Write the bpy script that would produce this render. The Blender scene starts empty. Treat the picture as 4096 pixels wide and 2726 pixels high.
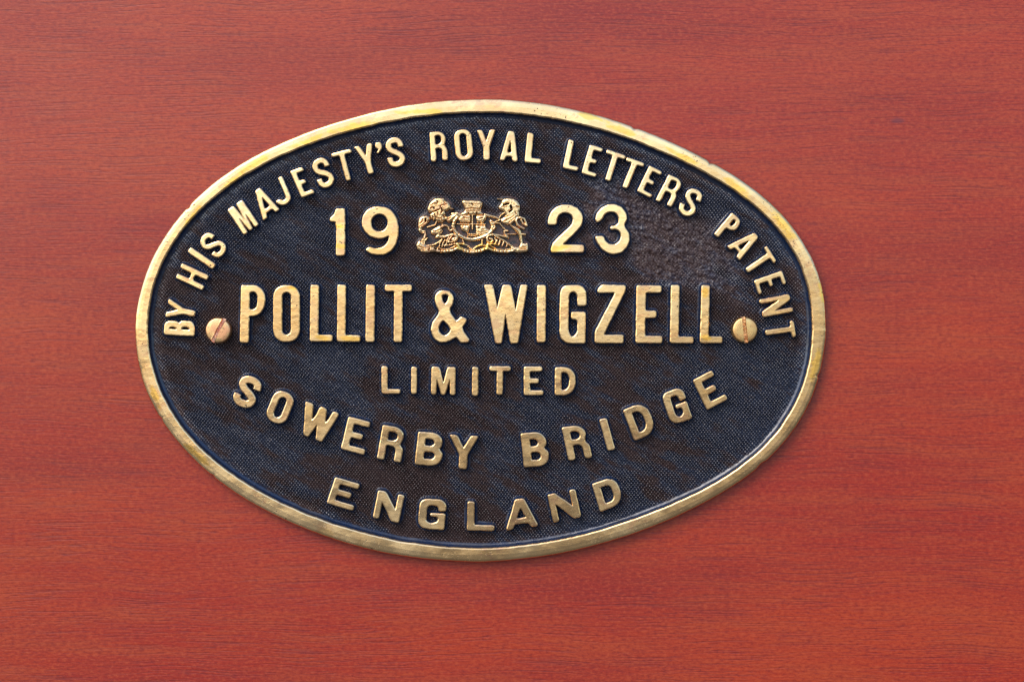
import bpy, math, random
import numpy as np
from mathutils import geometry, Vector

# ------------------------------------------------------------------ camera, world, sun, exposure
S = 1e-4                      # one photograph pixel on the plate = 0.1 mm
ZC = 1.40                     # height of the picture centre above the ground
FIELD = 0.0014                # plate field in front of the panel
TOP = 0.0028                  # letters and rim stand this proud of the field
DIST = 0.72                   # lens to letter faces

scn = bpy.context.scene
cam_d = bpy.data.cameras.new("camera")
cam = bpy.data.objects.new("camera", cam_d)
scn.collection.objects.link(cam)
cam.location = (0, -(FIELD + TOP + DIST), ZC)
cam.rotation_euler = (math.radians(90), 0, 0)
cam_d.sensor_width = 36
cam_d.lens = 36 * DIST / (4096 * S)
cam_d.clip_start = 0.01
cam_d.clip_end = 500
scn.camera = cam

SUN_EL, SUN_AZ = math.radians(44), math.radians(-42)      # azimuth from straight behind the camera, towards the left
wd = bpy.data.worlds.new("World"); scn.world = wd; wd.use_nodes = True
nt = wd.node_tree
sky = nt.nodes.new("ShaderNodeTexSky"); sky.sky_type = 'NISHITA'; sky.sun_disc = False
sky.sun_elevation = SUN_EL
sky.sun_rotation = math.radians(180) - SUN_AZ
sky.air_density = 1.0; sky.dust_density = 2.0; sky.ozone_density = 1.0
nt.links.new(sky.outputs[0], nt.nodes["Background"].inputs[0])
nt.nodes["Background"].inputs[1].default_value = 0.15
sl = bpy.data.lights.new("sun", 'SUN'); sl.energy = 1.0; sl.angle = math.radians(38); sl.color = (1.0, 0.93, 0.82)
so = bpy.data.objects.new("sun", sl); scn.collection.objects.link(so)
sd = Vector((math.sin(SUN_AZ) * math.cos(SUN_EL), -math.cos(SUN_AZ) * math.cos(SUN_EL), math.sin(SUN_EL)))
so.rotation_euler = sd.to_track_quat('Z', 'Y').to_euler()
scn.view_settings.view_transform = 'Standard'
scn.view_settings.look = 'None'
scn.view_settings.exposure = 0.88
scn.view_settings.gamma = 1.0

# ------------------------------------------------------------------ helpers
rng = random.Random(7)
nrg = np.random.default_rng(11)

def w3(px, py, h):            # picture pixel + height above the field (metres) -> world
    return ((px - 2048) * S, -(FIELD + h), ZC + (1363 - py) * S)

def make_mesh(name, verts, faces, mats, mat_idx=None, smooth=None, parent=None, loc=(0, 0, 0)):
    me = bpy.data.meshes.new(name)
    v = np.asarray(verts, dtype=float) - np.array(loc)
    me.from_pydata(v.tolist(), [], faces)
    for m in mats: me.materials.append(m)
    if mat_idx is not None: me.polygons.foreach_set("material_index", mat_idx)
    if smooth is not None: me.polygons.foreach_set("use_smooth", smooth)
    me.update()
    o = bpy.data.objects.new(name, me)
    scn.collection.objects.link(o)
    if parent is not None:
        o.parent = parent
        o.location = Vector(loc) - Vector(parent["_w"])
    else:
        o.location = loc
    o["_w"] = list(loc)
    return o

def grid_mesh(name, X, Z, Y, keep, mats, attr=None, parent=None, loc=(0, 0, 0), aname="polish"):
    """regular grid of world positions; keep = boolean per cell"""
    n, m = X.shape
    idx = np.arange(n * m).reshape(n, m)
    a, b, c, d = idx[:-1, :-1][keep], idx[:-1, 1:][keep], idx[1:, 1:][keep], idx[1:, :-1][keep]
    q = np.stack([a, d, c, b], 1)
    used = np.unique(q)
    remap = -np.ones(n * m, dtype=np.int64); remap[used] = np.arange(len(used))
    q = remap[q].astype(np.int32)
    co = np.stack([X.ravel()[used], Y.ravel()[used], Z.ravel()[used]], 1) - np.array(loc)
    me = bpy.data.meshes.new(name)
    me.vertices.add(len(co)); me.vertices.foreach_set("co", co.astype(np.float32).ravel())
    me.loops.add(q.size); me.loops.foreach_set("vertex_index", q.ravel())
    me.polygons.add(len(q))
    me.polygons.foreach_set("loop_start", np.arange(0, q.size, 4, dtype=np.int32))
    me.polygons.foreach_set("loop_total", np.full(len(q), 4, dtype=np.int32))
    me.update(calc_edges=True)
    me.polygons.foreach_set("use_smooth", np.ones(len(q), dtype=bool))
    if attr is not None:
        at = me.attributes.new(aname, 'FLOAT', 'POINT')
        at.data.foreach_set("value", attr.ravel()[used].astype(np.float32))
    for mm in mats: me.materials.append(mm)
    o = bpy.data.objects.new(name, me); scn.collection.objects.link(o)
    if parent is not None:
        o.parent = parent; o.location = Vector(loc) - Vector(parent["_w"])
    else: o.location = loc
    o["_w"] = list(loc)
    return o

def empty(name, loc, parent=None):
    o = bpy.data.objects.new(name, None); scn.collection.objects.link(o)
    o.empty_display_size = 0.01
    if parent is not None:
        o.parent = parent; o.location = Vector(loc) - Vector(parent["_w"])
    else: o.location = loc
    o["_w"] = list(loc)
    return o

def vnoise(x, y, seed=0):     # smooth value noise, numpy
    xi = np.floor(x).astype(np.int64); yi = np.floor(y).astype(np.int64)
    fx = x - xi; fy = y - yi
    fx = fx * fx * (3 - 2 * fx); fy = fy * fy * (3 - 2 * fy)
    def hsh(a, b):
        h = (a * 374761393 + b * 668265263 + seed * 1442695041) & 0xFFFFFFFF
        h = ((h ^ (h >> 13)) * 1274126177) & 0xFFFFFFFF
        return ((h ^ (h >> 16)) & 0xFFFF) / 65535.0
    return (hsh(xi, yi) * (1 - fx) + hsh(xi + 1, yi) * fx) * (1 - fy) + (hsh(xi, yi + 1) * (1 - fx) + hsh(xi + 1, yi + 1) * fx) * fy

# ------------------------------------------------------------------ materials
def new_mat(name):
    m = bpy.data.materials.new(name); m.use_nodes = True
    return m, m.node_tree, m.node_tree.nodes["Principled BSDF"]

class NT:
    def __init__(s, t): s.t = t
    def n(s, typ, **k):
        nd = s.t.nodes.new(typ)
        for a, b in k.items(): setattr(nd, a, b)
        return nd
    def l(s, a, b): s.t.links.new(a, b)
    def pos(s, scale=(1, 1, 1), rot=0.0, off=(0, 0, 0), warp=None):
        g = s.n("ShaderNodeNewGeometry")
        src = g.outputs["Position"]
        if rot:
            v = s.n("ShaderNodeVectorRotate", rotation_type='AXIS_ANGLE')
            v.inputs["Axis"].default_value = (0, 1, 0); v.inputs["Angle"].default_value = rot
            v.inputs["Center"].default_value = (0, 0, ZC)
            s.l(src, v.inputs["Vector"]); src = v.outputs[0]
        if warp is not None:
            a = s.n("ShaderNodeVectorMath", operation='ADD'); s.l(src, a.inputs[0]); s.l(warp, a.inputs[1]); src = a.outputs[0]
        mp = s.n("ShaderNodeMapping"); mp.inputs["Scale"].default_value = scale; mp.inputs["Location"].default_value = off
        s.l(src, mp.inputs[0])
        return mp.outputs[0]
    def noise(s, vec, scale=1.0, detail=2, rough=.5, dist=0):
        nd = s.n("ShaderNodeTexNoise"); s.l(vec, nd.inputs["Vector"])
        nd.inputs["Scale"].default_value = scale; nd.inputs["Detail"].default_value = detail
        nd.inputs["Roughness"].default_value = rough; nd.inputs["Distortion"].default_value = dist
        return nd.outputs["Fac"]
    def ramp(s, fac, a, b, lo=0.0, hi=1.0):
        r = s.n("ShaderNodeMapRange", interpolation_type='SMOOTHSTEP'); s.l(fac, r.inputs[0])
        r.inputs[1].default_value = a; r.inputs[2].default_value = b
        r.inputs[3].default_value = lo; r.inputs[4].default_value = hi
        return r.outputs[0]
    def mix(s, fac, a, b):
        m = s.n("ShaderNodeMix", data_type='RGBA')
        if hasattr(fac, "links"): s.l(fac, m.inputs[0])
        else: m.inputs[0].default_value = fac
        for i, c in ((6, a), (7, b)):
            if isinstance(c, tuple): m.inputs[i].default_value = (*c, 1)
            else: s.l(c, m.inputs[i])
        return m.outputs[2]
    def math(s, op, a, b=None, c=None):
        m = s.n("ShaderNodeMath", operation=op)
        for i, v in enumerate((a, b, c)):
            if v is None: continue
            if hasattr(v, "links"): s.l(v, m.inputs[i])
            else: m.inputs[i].default_value = v
        return m.outputs[0]
    def bump(s, h, strength, dist):
        b = s.n("ShaderNodeBump"); b.inputs["Strength"].default_value = strength; b.inputs["Distance"].default_value = dist
        s.l(h, b.inputs["Height"])
        return b

PATCH = [  # lacquer still yellow on the brass: x, y, half length, half width (pixels), slope in degrees
 (1024,652,95,15,31),(930,722,60,12,38),(1243,560,70,13,22),(1407,510,130,18,13),(1700,446,120,11,2),(2359,468,110,14,-14),(2500,525,90,12,-20),(2740,628,80,12,-27),(2950,752,75,18,-37),(3137,900,100,26,-58),
 (3120,880,60,20,-55),(770,862,70,9,52),(3262,1460,80,18,74),(3285,1160,50,12,-75),(620,1580,60,14,-70),(790,1820,90,16,-45),(1290,1350,38,15,0),(1402,1352,42,15,0),(1357,985,13,48,88),(1357,905,10,30,88),
 (2230,992,60,14,8),(2820,1168,34,14,89),(2827,1350,24,14,0),(1940,985,60,22,0),(1835,985,30,18,0),(1180,1150,40,9,0),(2150,925,30,40,0)]
def brass_colour(k):
    """cast brass: cream to tan in broad patches, yellow where the lacquer stays, pinkish and brown where it tarnished"""
    big = k.noise(k.pos((9, 9, 9), off=(.35, 0, .2)), 1, 4, .6)  # broad tone noise, offset picked for a tanner right side
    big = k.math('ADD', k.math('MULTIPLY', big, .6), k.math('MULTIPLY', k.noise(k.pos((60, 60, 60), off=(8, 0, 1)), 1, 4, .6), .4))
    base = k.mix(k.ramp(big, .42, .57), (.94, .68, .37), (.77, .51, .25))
    pk = k.noise(k.pos((190, 190, 420), rot=.35, off=(3, 1, 8)), 1, 4, .7)
    pk2 = k.noise(k.pos((48, 48, 48), off=(9, 0, 0)), 1, 2)
    pink = k.math('MULTIPLY', k.ramp(pk, .50, .58), k.ramp(pk2, .49, .58, 0, .6))
    base = k.mix(pink, base, (.70, .40, .23))
    g = k.n("ShaderNodeNewGeometry"); acc = None
    for (px, py, a, b_, sl_) in PATCH:
        mp = k.n("ShaderNodeMapping", vector_type='TEXTURE'); k.l(g.outputs["Position"], mp.inputs[0])
        c = w3(px, py, 0)
        mp.inputs["Location"].default_value = (c[0], 0, c[2]); mp.inputs["Rotation"].default_value = (0, -math.radians(sl_), 0)
        mp.inputs["Scale"].default_value = (a * S, 1e6, b_ * S)
        ln = k.n("ShaderNodeVectorMath", operation='LENGTH'); k.l(mp.outputs[0], ln.inputs[0])
        acc = ln.outputs["Value"] if acc is None else k.math('MINIMUM', acc, ln.outputs["Value"])
    yn = k.noise(k.pos((160, 160, 420), rot=-.35, off=(1.7, 0, 4.1)), 1, 4, .65, .3)
    yv = k.math('ADD', acc, k.math('MULTIPLY', k.math('SUBTRACT', yn, .5), 2.6))
    base = k.mix(k.ramp(yv, 1.05, .45, 0, .8), base, (.92, .56, .12))
    yn2 = k.noise(k.pos((40, 40, 90), rot=-.3, off=(2, 0, 3)), 1, 4, .65)
    base = k.mix(k.ramp(yn2, .60, .68, 0, .5), base, (.88, .55, .20))
    pit = k.noise(k.pos((900, 900, 1300), off=(2, 0, 0)), 1, 2, .6)
    pitm = k.noise(k.pos((70, 70, 70), off=(5, 5, 5)), 1, 2)
    pits = k.math('MULTIPLY', k.ramp(pit, .64, .70), k.ramp(pitm, .46, .60))
    base = k.mix(pits, base, (.14, .09, .05))
    return base, pink, pits

def brass_finish(k, b, base, pink, pits):
    k.l(base, b.inputs["Base Color"])
    b.inputs["Metallic"].default_value = 1
    r1 = k.noise(k.pos((120, 120, 200), rot=.2), 1, 4, .6)
    rough = k.math('ADD', k.ramp(r1, .3, .7, .13, .27), k.math('MULTIPLY', pits, .3))
    k.l(rough, b.inputs["Roughness"])
    h1 = k.noise(k.pos((300, 300, 2200), rot=.12), 1, 3, .6)
    h2 = k.noise(k.pos((200, 200, 320), off=(4, 4, 4)), 1, 3, .55)
    h3 = k.noise(k.pos((2200, 2200, 300), rot=.5), 1, 2, .6)
    hh = k.math('ADD', k.math('ADD', k.math('MULTIPLY', h1, .05), k.math('MULTIPLY', h2, .7)), k.math('MULTIPLY', h3, .08))
    hh = k.math('SUBTRACT', hh, k.math('MULTIPLY', pits, .5))
    bp = k.bump(hh, .42, .00020); k.l(bp.outputs[0], b.inputs["Normal"])

def paint_nodes(k, b, sky_tint=False):
    """blue-black paint, worn brown in diagonal brushed streaks"""
    st = k.noise(k.pos((55, 55, 260), rot=math.radians(-27)), 1, 5, .7)
    st2 = k.noise(k.pos((26, 26, 200), rot=math.radians(-27), off=(7, 0, 3)), 1, 3, .6)
    bl = k.noise(k.pos((16, 16, 16), off=(3, 0, 0)), 1, 3, .5)
    bl2 = k.noise(k.pos((70, 70, 110), rot=math.radians(-27), off=(1, 0, 5)), 1, 4, .65)
    wear = k.math('ADD', k.math('ADD', k.math('MULTIPLY', st, .35), k.math('MULTIPLY', bl, .35)), k.math('MULTIPLY', bl2, .3))
    wear = k.ramp(wear, .47, .545)
    g = k.n("ShaderNodeNewGeometry")
    vs = k.n("ShaderNodeVectorMath", operation='SUBTRACT'); k.l(g.outputs["Position"], vs.inputs[0])
    vs.inputs[1].default_value = w3(2640, 960, 0)
    vr = k.n("ShaderNodeVectorRotate", rotation_type='AXIS_ANGLE'); vr.inputs["Axis"].default_value = (0, 1, 0)
    vr.inputs["Angle"].default_value = math.radians(-30); k.l(vs.outputs[0], vr.inputs["Vector"])
    vm = k.n("ShaderNodeVectorMath", operation='MULTIPLY'); vm.inputs[1].default_value = (1 / .036, 0, 1 / .017)
    k.l(vr.outputs[0], vm.inputs[0])
    ln = k.n("ShaderNodeVectorMath", operation='LENGTH'); k.l(vm.outputs[0], ln.inputs[0])
    patch = k.ramp(k.math('ADD', ln.outputs["Value"], k.math('MULTIPLY', k.math('SUBTRACT', bl, .5), 1.2)), 1.25, .65)
    wear = k.math('MAXIMUM', wear, k.math('MULTIPLY', patch, k.ramp(bl2, .35, .55, .45, .95)))
    col = k.mix(wear, (.013, .020, .046), (.048, .027, .026))
    sp = k.noise(k.pos((1100, 1100, 1100)), 1, 2, .6)
    col = k.mix(k.ramp(sp, .58, .72, 0, .5), col, (.085, .062, .055))
    col = k.mix(k.ramp(st2, .62, .74, 0, .4), col, (.012, .010, .012))
    if not sky_tint:
        at = k.n("ShaderNodeAttribute", attribute_name="rub")
        col = k.mix(k.ramp(at.outputs["Fac"], .42, .0, 0, .65), col, (.005, .004, .005))
        spv = k.math('MULTIPLY', k.ramp(at.outputs["Fac"], .08, .55, .16, 1.0), k.ramp(wear, 0, 1, 1.0, .45))
        col = k.mix(k.ramp(at.outputs["Fac"], .62, .95, 0, .8), col, (.24, .22, .22))
    if sky_tint:
        col = k.mix(k.ramp(st, .3, .75), (.004, .015, .050), (.006, .009, .022))  # dark side paint with the blue sky reflection put into its colour
    k.l(col, b.inputs["Base Color"])
    k.l(k.ramp(wear, 0, 1, .24, .42), b.inputs["Roughness"])
    b.inputs["Specular IOR Level"].default_value = .85
    if not sky_tint: k.l(spv, b.inputs["Specular IOR Level"])
    h = k.noise(k.pos((1800, 1800, 1800)), 1, 3, .65)
    bp = k.bump(h, .5, .00012); k.l(bp.outputs[0], b.inputs["Normal"])
    return bp

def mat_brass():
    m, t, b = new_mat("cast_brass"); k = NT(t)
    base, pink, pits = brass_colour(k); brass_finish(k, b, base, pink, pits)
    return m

def mat_paint():
    m, t, b = new_mat("blue_black_paint"); k = NT(t); paint_nodes(k, b)
    return m

def mat_sky_side():
    m, t, b = new_mat("sky_reflection_side_paint"); k = NT(t); paint_nodes(k, b, True)
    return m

def mat_edge():
    m, t, b = new_mat("brown_tarnished_brass"); k = NT(t)
    n = k.noise(k.pos((700, 700, 700)), 1, 3, .6)
    k.l(k.mix(k.ramp(n, .4, .62), (.10, .06, .03), (.38, .24, .12)), b.inputs["Base Color"])
    b.inputs["Metallic"].default_value = .8; b.inputs["Roughness"].default_value = .45
    return m

def mat_recess():
    m, t, b = new_mat("brown_paint_in_crest_hollows"); k = NT(t)
    n = k.noise(k.pos((500, 500, 500)), 1, 3, .6)
    k.l(k.mix(k.ramp(n, .42, .6), (.012, .012, .020), (.085, .045, .042)), b.inputs["Base Color"])
    b.inputs["Roughness"].default_value = .4
    return m

def mat_crest():
    m, t, b = new_mat("brass_relief_with_paint_in_recesses"); k = NT(t)
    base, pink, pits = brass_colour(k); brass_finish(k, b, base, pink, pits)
    p = k.n("ShaderNodeBsdfPrincipled"); paint_nodes(k, p)
    at = k.n("ShaderNodeAttribute", attribute_name="polish")
    nz = k.noise(k.pos((1300, 1300, 1300)), 1, 3, .6)
    f = k.math('ADD', at.outputs["Fac"], k.math('MULTIPLY', k.math('SUBTRACT', nz, .5), .9))
    mx = k.n("ShaderNodeMixShader"); k.l(k.ramp(f, .22, .40), mx.inputs[0])
    k.l(p.outputs[0], mx.inputs[1]); k.l(b.outputs[0], mx.inputs[2])
    k.l(mx.outputs[0], t.nodes["Material Output"].inputs[0])
    return m

def mat_screw(name, c, c2, rmin=.25):
    m, t, b = new_mat(name); k = NT(t)
    tc = k.n("ShaderNodeTexCoord")
    wv = k.n("ShaderNodeTexWave", wave_type='RINGS', rings_direction='Y'); k.l(tc.outputs["Object"], wv.inputs[0])
    wv.inputs["Scale"].default_value = 420; wv.inputs["Distortion"].default_value = 1.5; wv.inputs["Detail"].default_value = 2
    n1 = k.noise(k.pos((300, 300, 300)), 1, 3, .6)
    n2 = k.noise(k.pos((900, 900, 900)), 1, 3, .6)
    base = k.mix(k.ramp(n1, .42, .62), c, c2)
    base = k.mix(k.ramp(n2, .60, .72, 0, .6), base, (.30, .16, .09))
    k.l(base, b.inputs["Base Color"]); b.inputs["Metallic"].default_value = 1
    k.l(k.ramp(n1, .3, .7, rmin, rmin + .15), b.inputs["Roughness"])
    bp = k.bump(k.math('ADD', k.math('MULTIPLY', wv.outputs["Fac"], .25), n1), .35, .0001); k.l(bp.outputs[0], b.inputs["Normal"])
    return m

def mat_wood():
    m, t, b = new_mat("varnished_mahogany"); k = NT(t)
    # slow waviness of the grain
    wn = k.n("ShaderNodeTexNoise"); k.l(k.pos((9, 9, 22)), wn.inputs["Vector"]); wn.inputs["Scale"].default_value = 1; wn.inputs["Detail"].default_value = 2
    sb = k.n("ShaderNodeVectorMath", operation='SUBTRACT'); k.l(wn.outputs["Color"], sb.inputs[0]); sb.inputs[1].default_value = (.5, .5, .5)
    sc = k.n("ShaderNodeVectorMath", operation='MULTIPLY'); k.l(sb.outputs[0], sc.inputs[0]); sc.inputs[1].default_value = (.0, .0, .012)
    W = sc.outputs[0]
    fig = k.noise(k.pos((5, 5, 26), warp=W), 1, 4, .55)
    fig2 = k.noise(k.pos((18, 18, 150), warp=W, off=(2, 2, 2)), 1, 4, .6)
    blot = k.noise(k.pos((5, 5, 24), off=(7, 7, 7)), 1, 4, .6)
    col = k.mix(k.ramp(fig, .35, .65), (.30, .017, .007), (.36, .034, .008))
    col = k.mix(k.ramp(fig2, .42, .66, 0, .5), col, (.35, .052, .014))
    col = k.mix(k.ramp(blot, .45, .70, 0, .6), col, (.22, .010, .006))
    # ribbon flecks, a few millimetres long
    fl = k.noise(k.pos((170, 170, 900), warp=W), 1, 3, .6)
    col = k.mix(k.ramp(fl, .44, .66, 0, .35), col, (.20, .012, .010))
    fine = k.noise(k.pos((480, 480, 1050)), 1, 4, .7)
    col = k.mix(k.ramp(fine, .47, .68, 0, .5), col, (.44, .075, .026))
    col = k.mix(k.ramp(fine, .50, .34, 0, .6), col, (.17, .010, .009))
    # open pores: short dark dashes along the grain
    def pores(sx, sz, off, a, c):
        v = k.n("ShaderNodeTexVoronoi", feature='F1', voronoi_dimensions='3D')
        k.l(k.pos((sx, 0, sz), warp=W, off=off), v.inputs["Vector"]); v.inputs["Scale"].default_value = 1; v.inputs["Randomness"].default_value = 1
        return k.ramp(v.outputs["Distance"], c, a)
    p1 = pores(48, 800, (0, 0, 0), .03, .24)
    p2 = pores(90, 1100, (3, 0, 9), .05, .28)
    pm = k.noise(k.pos((20, 20, 60), off=(1, 5, 1)), 1, 3, .55)
    pmk = k.ramp(pm, .32, .62, .25, .8)
    # long dark hairlines
    hl = k.noise(k.pos((30, 30, 1700), warp=W, off=(0, 3, 0)), 1, 2, .5)
    hair = k.math('MULTIPLY', k.ramp(hl, .53, .64), pmk)
    pr = k.math('MULTIPLY', k.math('MAXIMUM', k.math('MULTIPLY', p1, .75), k.math('MULTIPLY', p2, .5)), pmk)
    pr = k.math('MAXIMUM', pr, k.math('MULTIPLY', hair, .6))
    col = k.mix(k.math('MULTIPLY', pr, .8), col, (.085, .008, .016))
    # the bruise at upper right
    g = k.n("ShaderNodeNewGeometry")
    vs = k.n("ShaderNodeVectorMath", operation='SUBTRACT'); k.l(g.outputs["Position"], vs.inputs[0])
    c0 = w3(3600, 478, 0); vs.inputs[1].default_value = (c0[0], 0, c0[2])
    vm = k.n("ShaderNodeVectorMath", operation='MULTIPLY'); vm.inputs[1].default_value = (1 / .0034, 0, 1 / .0013); k.l(vs.outputs[0], vm.inputs[0])
    ln = k.n("ShaderNodeVectorMath", operation='LENGTH'); k.l(vm.outputs[0], ln.inputs[0])
    col = k.mix(k.ramp(ln.outputs["Value"], 1.2, .3, 0, .55), col, (.10, .02, .04))
    k.l(col, b.inputs["Base Color"])
    k.l(k.ramp(blot, .3, .7, .40, .52), b.inputs["Roughness"])
    b.inputs["Specular IOR Level"].default_value = .34
    b.inputs["Coat Weight"].default_value = .35; b.inputs["Coat Roughness"].default_value = .24
    hh = k.math('SUBTRACT', k.math('ADD', k.math('MULTIPLY', fine, .5), k.math('MULTIPLY', fl, .5)), k.math('MULTIPLY', pr, .8))
    bp = k.bump(hh, .5, .0003); k.l(bp.outputs[0], b.inputs["Normal"])
    return m

def mat_ground():
    m, t, b = new_mat("grey_paving"); k = NT(t)
    n1 = k.noise(k.pos((.6, .6, .6)), 1, 5, .6)
    k.l(k.mix(n1, (.07, .068, .06), (.12, .112, .10)), b.inputs["Base Color"])
    b.inputs["Roughness"].default_value = .85
    return m

RECESS = mat_recess()
BRASS, PAINT, CREST, SKY_SIDE, EDGE = mat_brass(), mat_paint(), mat_crest(), mat_sky_side(), mat_edge()
SCREW = mat_screw("turned_brass", (.84, .56, .24), (.78, .45, .18))
SCREW_PINK = mat_screw("coppery_brass", (.86, .56, .27), (.82, .42, .22))
SLOT = mat_screw("bare_copper_slot", (.95, .62, .48), (.88, .42, .32), .5)
SLOT_B = mat_screw("tarnished_slot", (.80, .50, .26), (.62, .28, .12), .45)
WOOD, GROUND = mat_wood(), mat_ground()

# ------------------------------------------------------------------ setting
gm = make_mesh("ground", [(-60, -120, 0), (60, -120, 0), (60, .6, 0), (-60, .6, 0)], [(0, 1, 2, 3)], [GROUND]); gm["kind"] = "structure"

def panel():
    x0, x1, z0, z1, d = -.34, .34, ZC - .26, ZC + .26, .019
    e = .002
    v = [(x0, 0, z0), (x1, 0, z0), (x1, 0, z1), (x0, 0, z1),
         (x0 - e, e, z0 - e), (x1 + e, e, z0 - e), (x1 + e, e, z1 + e), (x0 - e, e, z1 + e),
         (x0 - e, d, z0 - e), (x1 + e, d, z0 - e), (x1 + e, d, z1 + e), (x0 - e, d, z1 + e)]
    f = [(0, 1, 2, 3), (11, 10, 9, 8)]
    for a in (0, 4):
        for i in range(4):
            j = (i + 1) % 4; f.append((a + i, a + 4 + i, a + 4 + j, a + j))
    o = make_mesh("wooden_panel", v, f, [WOOD])
    o["kind"] = "structure"; o["label"] = "red varnished mahogany panel with fine horizontal grain behind the brass plate"
panel()

# ------------------------------------------------------------------ the plate
plate = empty("name_plate", w3(1922, 1320, -FIELD))
plate["label"] = "oval cast brass plate with raised lettering and stippled blue-black ground on red wood"
plate["category"] = "plate"

OUT = [(1340,490),(1178,551),(1042,612),(948,665),(826,757),(744,829),(688,898),(642,967),(601,1048),(565,1150),(550,1185),(540,1297),(541,1351),(547,1432),(571,1530),(597,1596),(638,1667),(684,1736),(745,1810),(816,1876),(934,1963),(1036,2024),(1100,2059),(1193,2106),(1333,2159),(1506,2206),(1660,2229),(1800,2241),(1940,2245),(2078,2238),(2197,2221),(2346,2192),(2464,2159),(2600,2110),(2663,2084),(2806,2017),(2918,1951),(3010,1887),(3097,1818),(3158,1742),(3199,1686),(3235,1614),(3270,1533),(3291,1451),(3300,1395),(3305,1284),(3298,1197),(3281,1117),(3252,1037),(3212,956),(3149,876),(3074,801),(2988,733),(2867,661),(2775,609),(2672,560),(2569,517),(2536,503),(2399,460),(2280,433),(2132,408),(1954,396),(1805,400),(1627,418),(1437,457)]
INN = [(1340,543),(1244,571),(1142,615),(1050,658),(974,709),(892,763),(810,829),(764,882),(719,934),(683,987),(650,1045),(622,1120),(609,1171),(599,1236),(593,1310),(595,1387),(610,1468),(633,1545),(673,1626),(724,1703),(786,1774),(877,1851),(969,1920),(1087,1989),(1186,2039),(1302,2085),(1450,2127),(1590,2160),(1707,2176),(1870,2188),(2015,2189),(2114,2178),(2256,2153),(2345,2131),(2479,2093),(2600,2052),(2653,2032),(2786,1966),(2898,1902),(2969,1859),(3056,1790),(3102,1737),(3158,1655),(3189,1589),(3214,1517),(3235,1441),(3246,1375),(3251,1288),(3243,1197),(3229,1140),(3200,1060),(3160,974),(3103,908),(3028,836),(2959,779),(2902,741),(2833,697),(2752,656),(2666,612),(2607,590),(2488,545),(2370,513),(2251,484),(2132,463),(2013,450),(1894,447),(1775,456),(1645,475),(1478,505)]
CX, CY, AX, AY = 1922.0, 1320.0, 1380.0, 923.0
def fit(pts, order=7):
    p = np.array(pts, float); x = (p[:, 0] - CX) / AX; y = (p[:, 1] - CY) / AY
    th = np.arctan2(y, x); r = np.hypot(x, y)
    def basis(t):
        return np.stack([np.ones_like(t)] + [f(k * t) for k in range(1, order + 1) for f in (np.cos, np.sin)], 1)
    c = np.linalg.lstsq(basis(th), r, rcond=None)[0]
    return lambda t: basis(np.atleast_1d(t)) @ c
r_out, r_in = fit(OUT), fit(INN)

def rim():
    N = 900
    th = np.linspace(0, 2 * np.pi, N, endpoint=False)
    def loop(r): return np.stack([CX + AX * r * np.cos(th), CY + AY * r * np.sin(th)], 1)
    po, pi_ = loop(r_out(th)), loop(r_in(th))
    def nrm(p):
        t = np.roll(p, -1, 0) - np.roll(p, 1, 0); n = np.stack([t[:, 1], -t[:, 0]], 1)
        return n / np.linalg.norm(n, axis=1)[:, None]
    no, ni = nrm(po), nrm(pi_)
    # hand-filed unevenness of both edges
    jo = (vnoise(th * 9, th * 0 + 1, 3) - .5) * 2.4 + (vnoise(th * 70, th * 0, 5) - .5) * 1.0
    ji = (vnoise(th * 22, th * 0 + 2, 4) - .5) * 2.4 + (vnoise(th * 110, th * 0, 6) - .5) * 1.4
    nick = np.zeros(N)
    for a, w_, d in ((-2.58, .006, 6), (-1.1, .006, 7), (-.83, .007, 8), (2.75, .006, 5), (.62, .016, 5), (.20, .006, 5), (2.46, .005, 6)):
        nick += d * np.exp(-((th - (a % (2 * np.pi))) / w_) ** 2)
    H = TOP
    rings = [  # (which, offset px along outward normal, height m, material below this ring)
        ('o', 4, -FIELD + .00002), ('o', 3, -FIELD * .4), ('o', 1, H - .00110), ('o', -2, H - .00050), ('o', -5, H - .00022), ('o', -9, H - .00006), ('o', -13, H),
        ('m', .5, H + .00004), ('i', 6, H), ('i', 2.5, H - .00010), ('i', .3, H - .0003), ('i', -1.5, H - .0009), ('i', -4, H * .45), ('i', -7, H * .22), ('i', -11, H * .08), ('i', -17, 0.0), ('i', -19, -.0004)]
    V = []
    for wh, off, h in rings:
        if wh == 'o': p = po + no * (off + jo - nick)[:, None]
        elif wh == 'i': p = pi_ + ni * (off + ji)[:, None]
        else: p = (po + pi_) / 2
        hh = h + (vnoise(th * 9, th * 0, 9) - .5) * .00006 if h > H - .0006 else h + 0 * th
        for (x, y), z in zip(p, hh + 0 * th): V.append(w3(x, y, z))
    F, M, SMO = [], [], []
    R = len(rings)
    for k in range(R - 1):
        for i in range(N):
            j = (i + 1) % N
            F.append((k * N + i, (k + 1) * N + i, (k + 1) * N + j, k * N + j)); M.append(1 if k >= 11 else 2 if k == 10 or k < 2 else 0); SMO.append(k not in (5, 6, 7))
    o = make_mesh("rim", V, F, [BRASS, SKY_SIDE, EDGE], M, SMO, plate, w3(1922, 1320, 0))
    return o
rim()

def worn_patch(px, py):
    a = math.radians(30); dx, dy = px - 2640, py - 960
    u = (dx * math.cos(a) + dy * math.sin(a)) / 360; v = (-dx * math.sin(a) + dy * math.cos(a)) / 175
    d = np.hypot(u, v) + (vnoise(px / 60, py / 60, 21) - .5) * .6
    return np.clip((1.15 - d) / .5, 0, 1)

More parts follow.
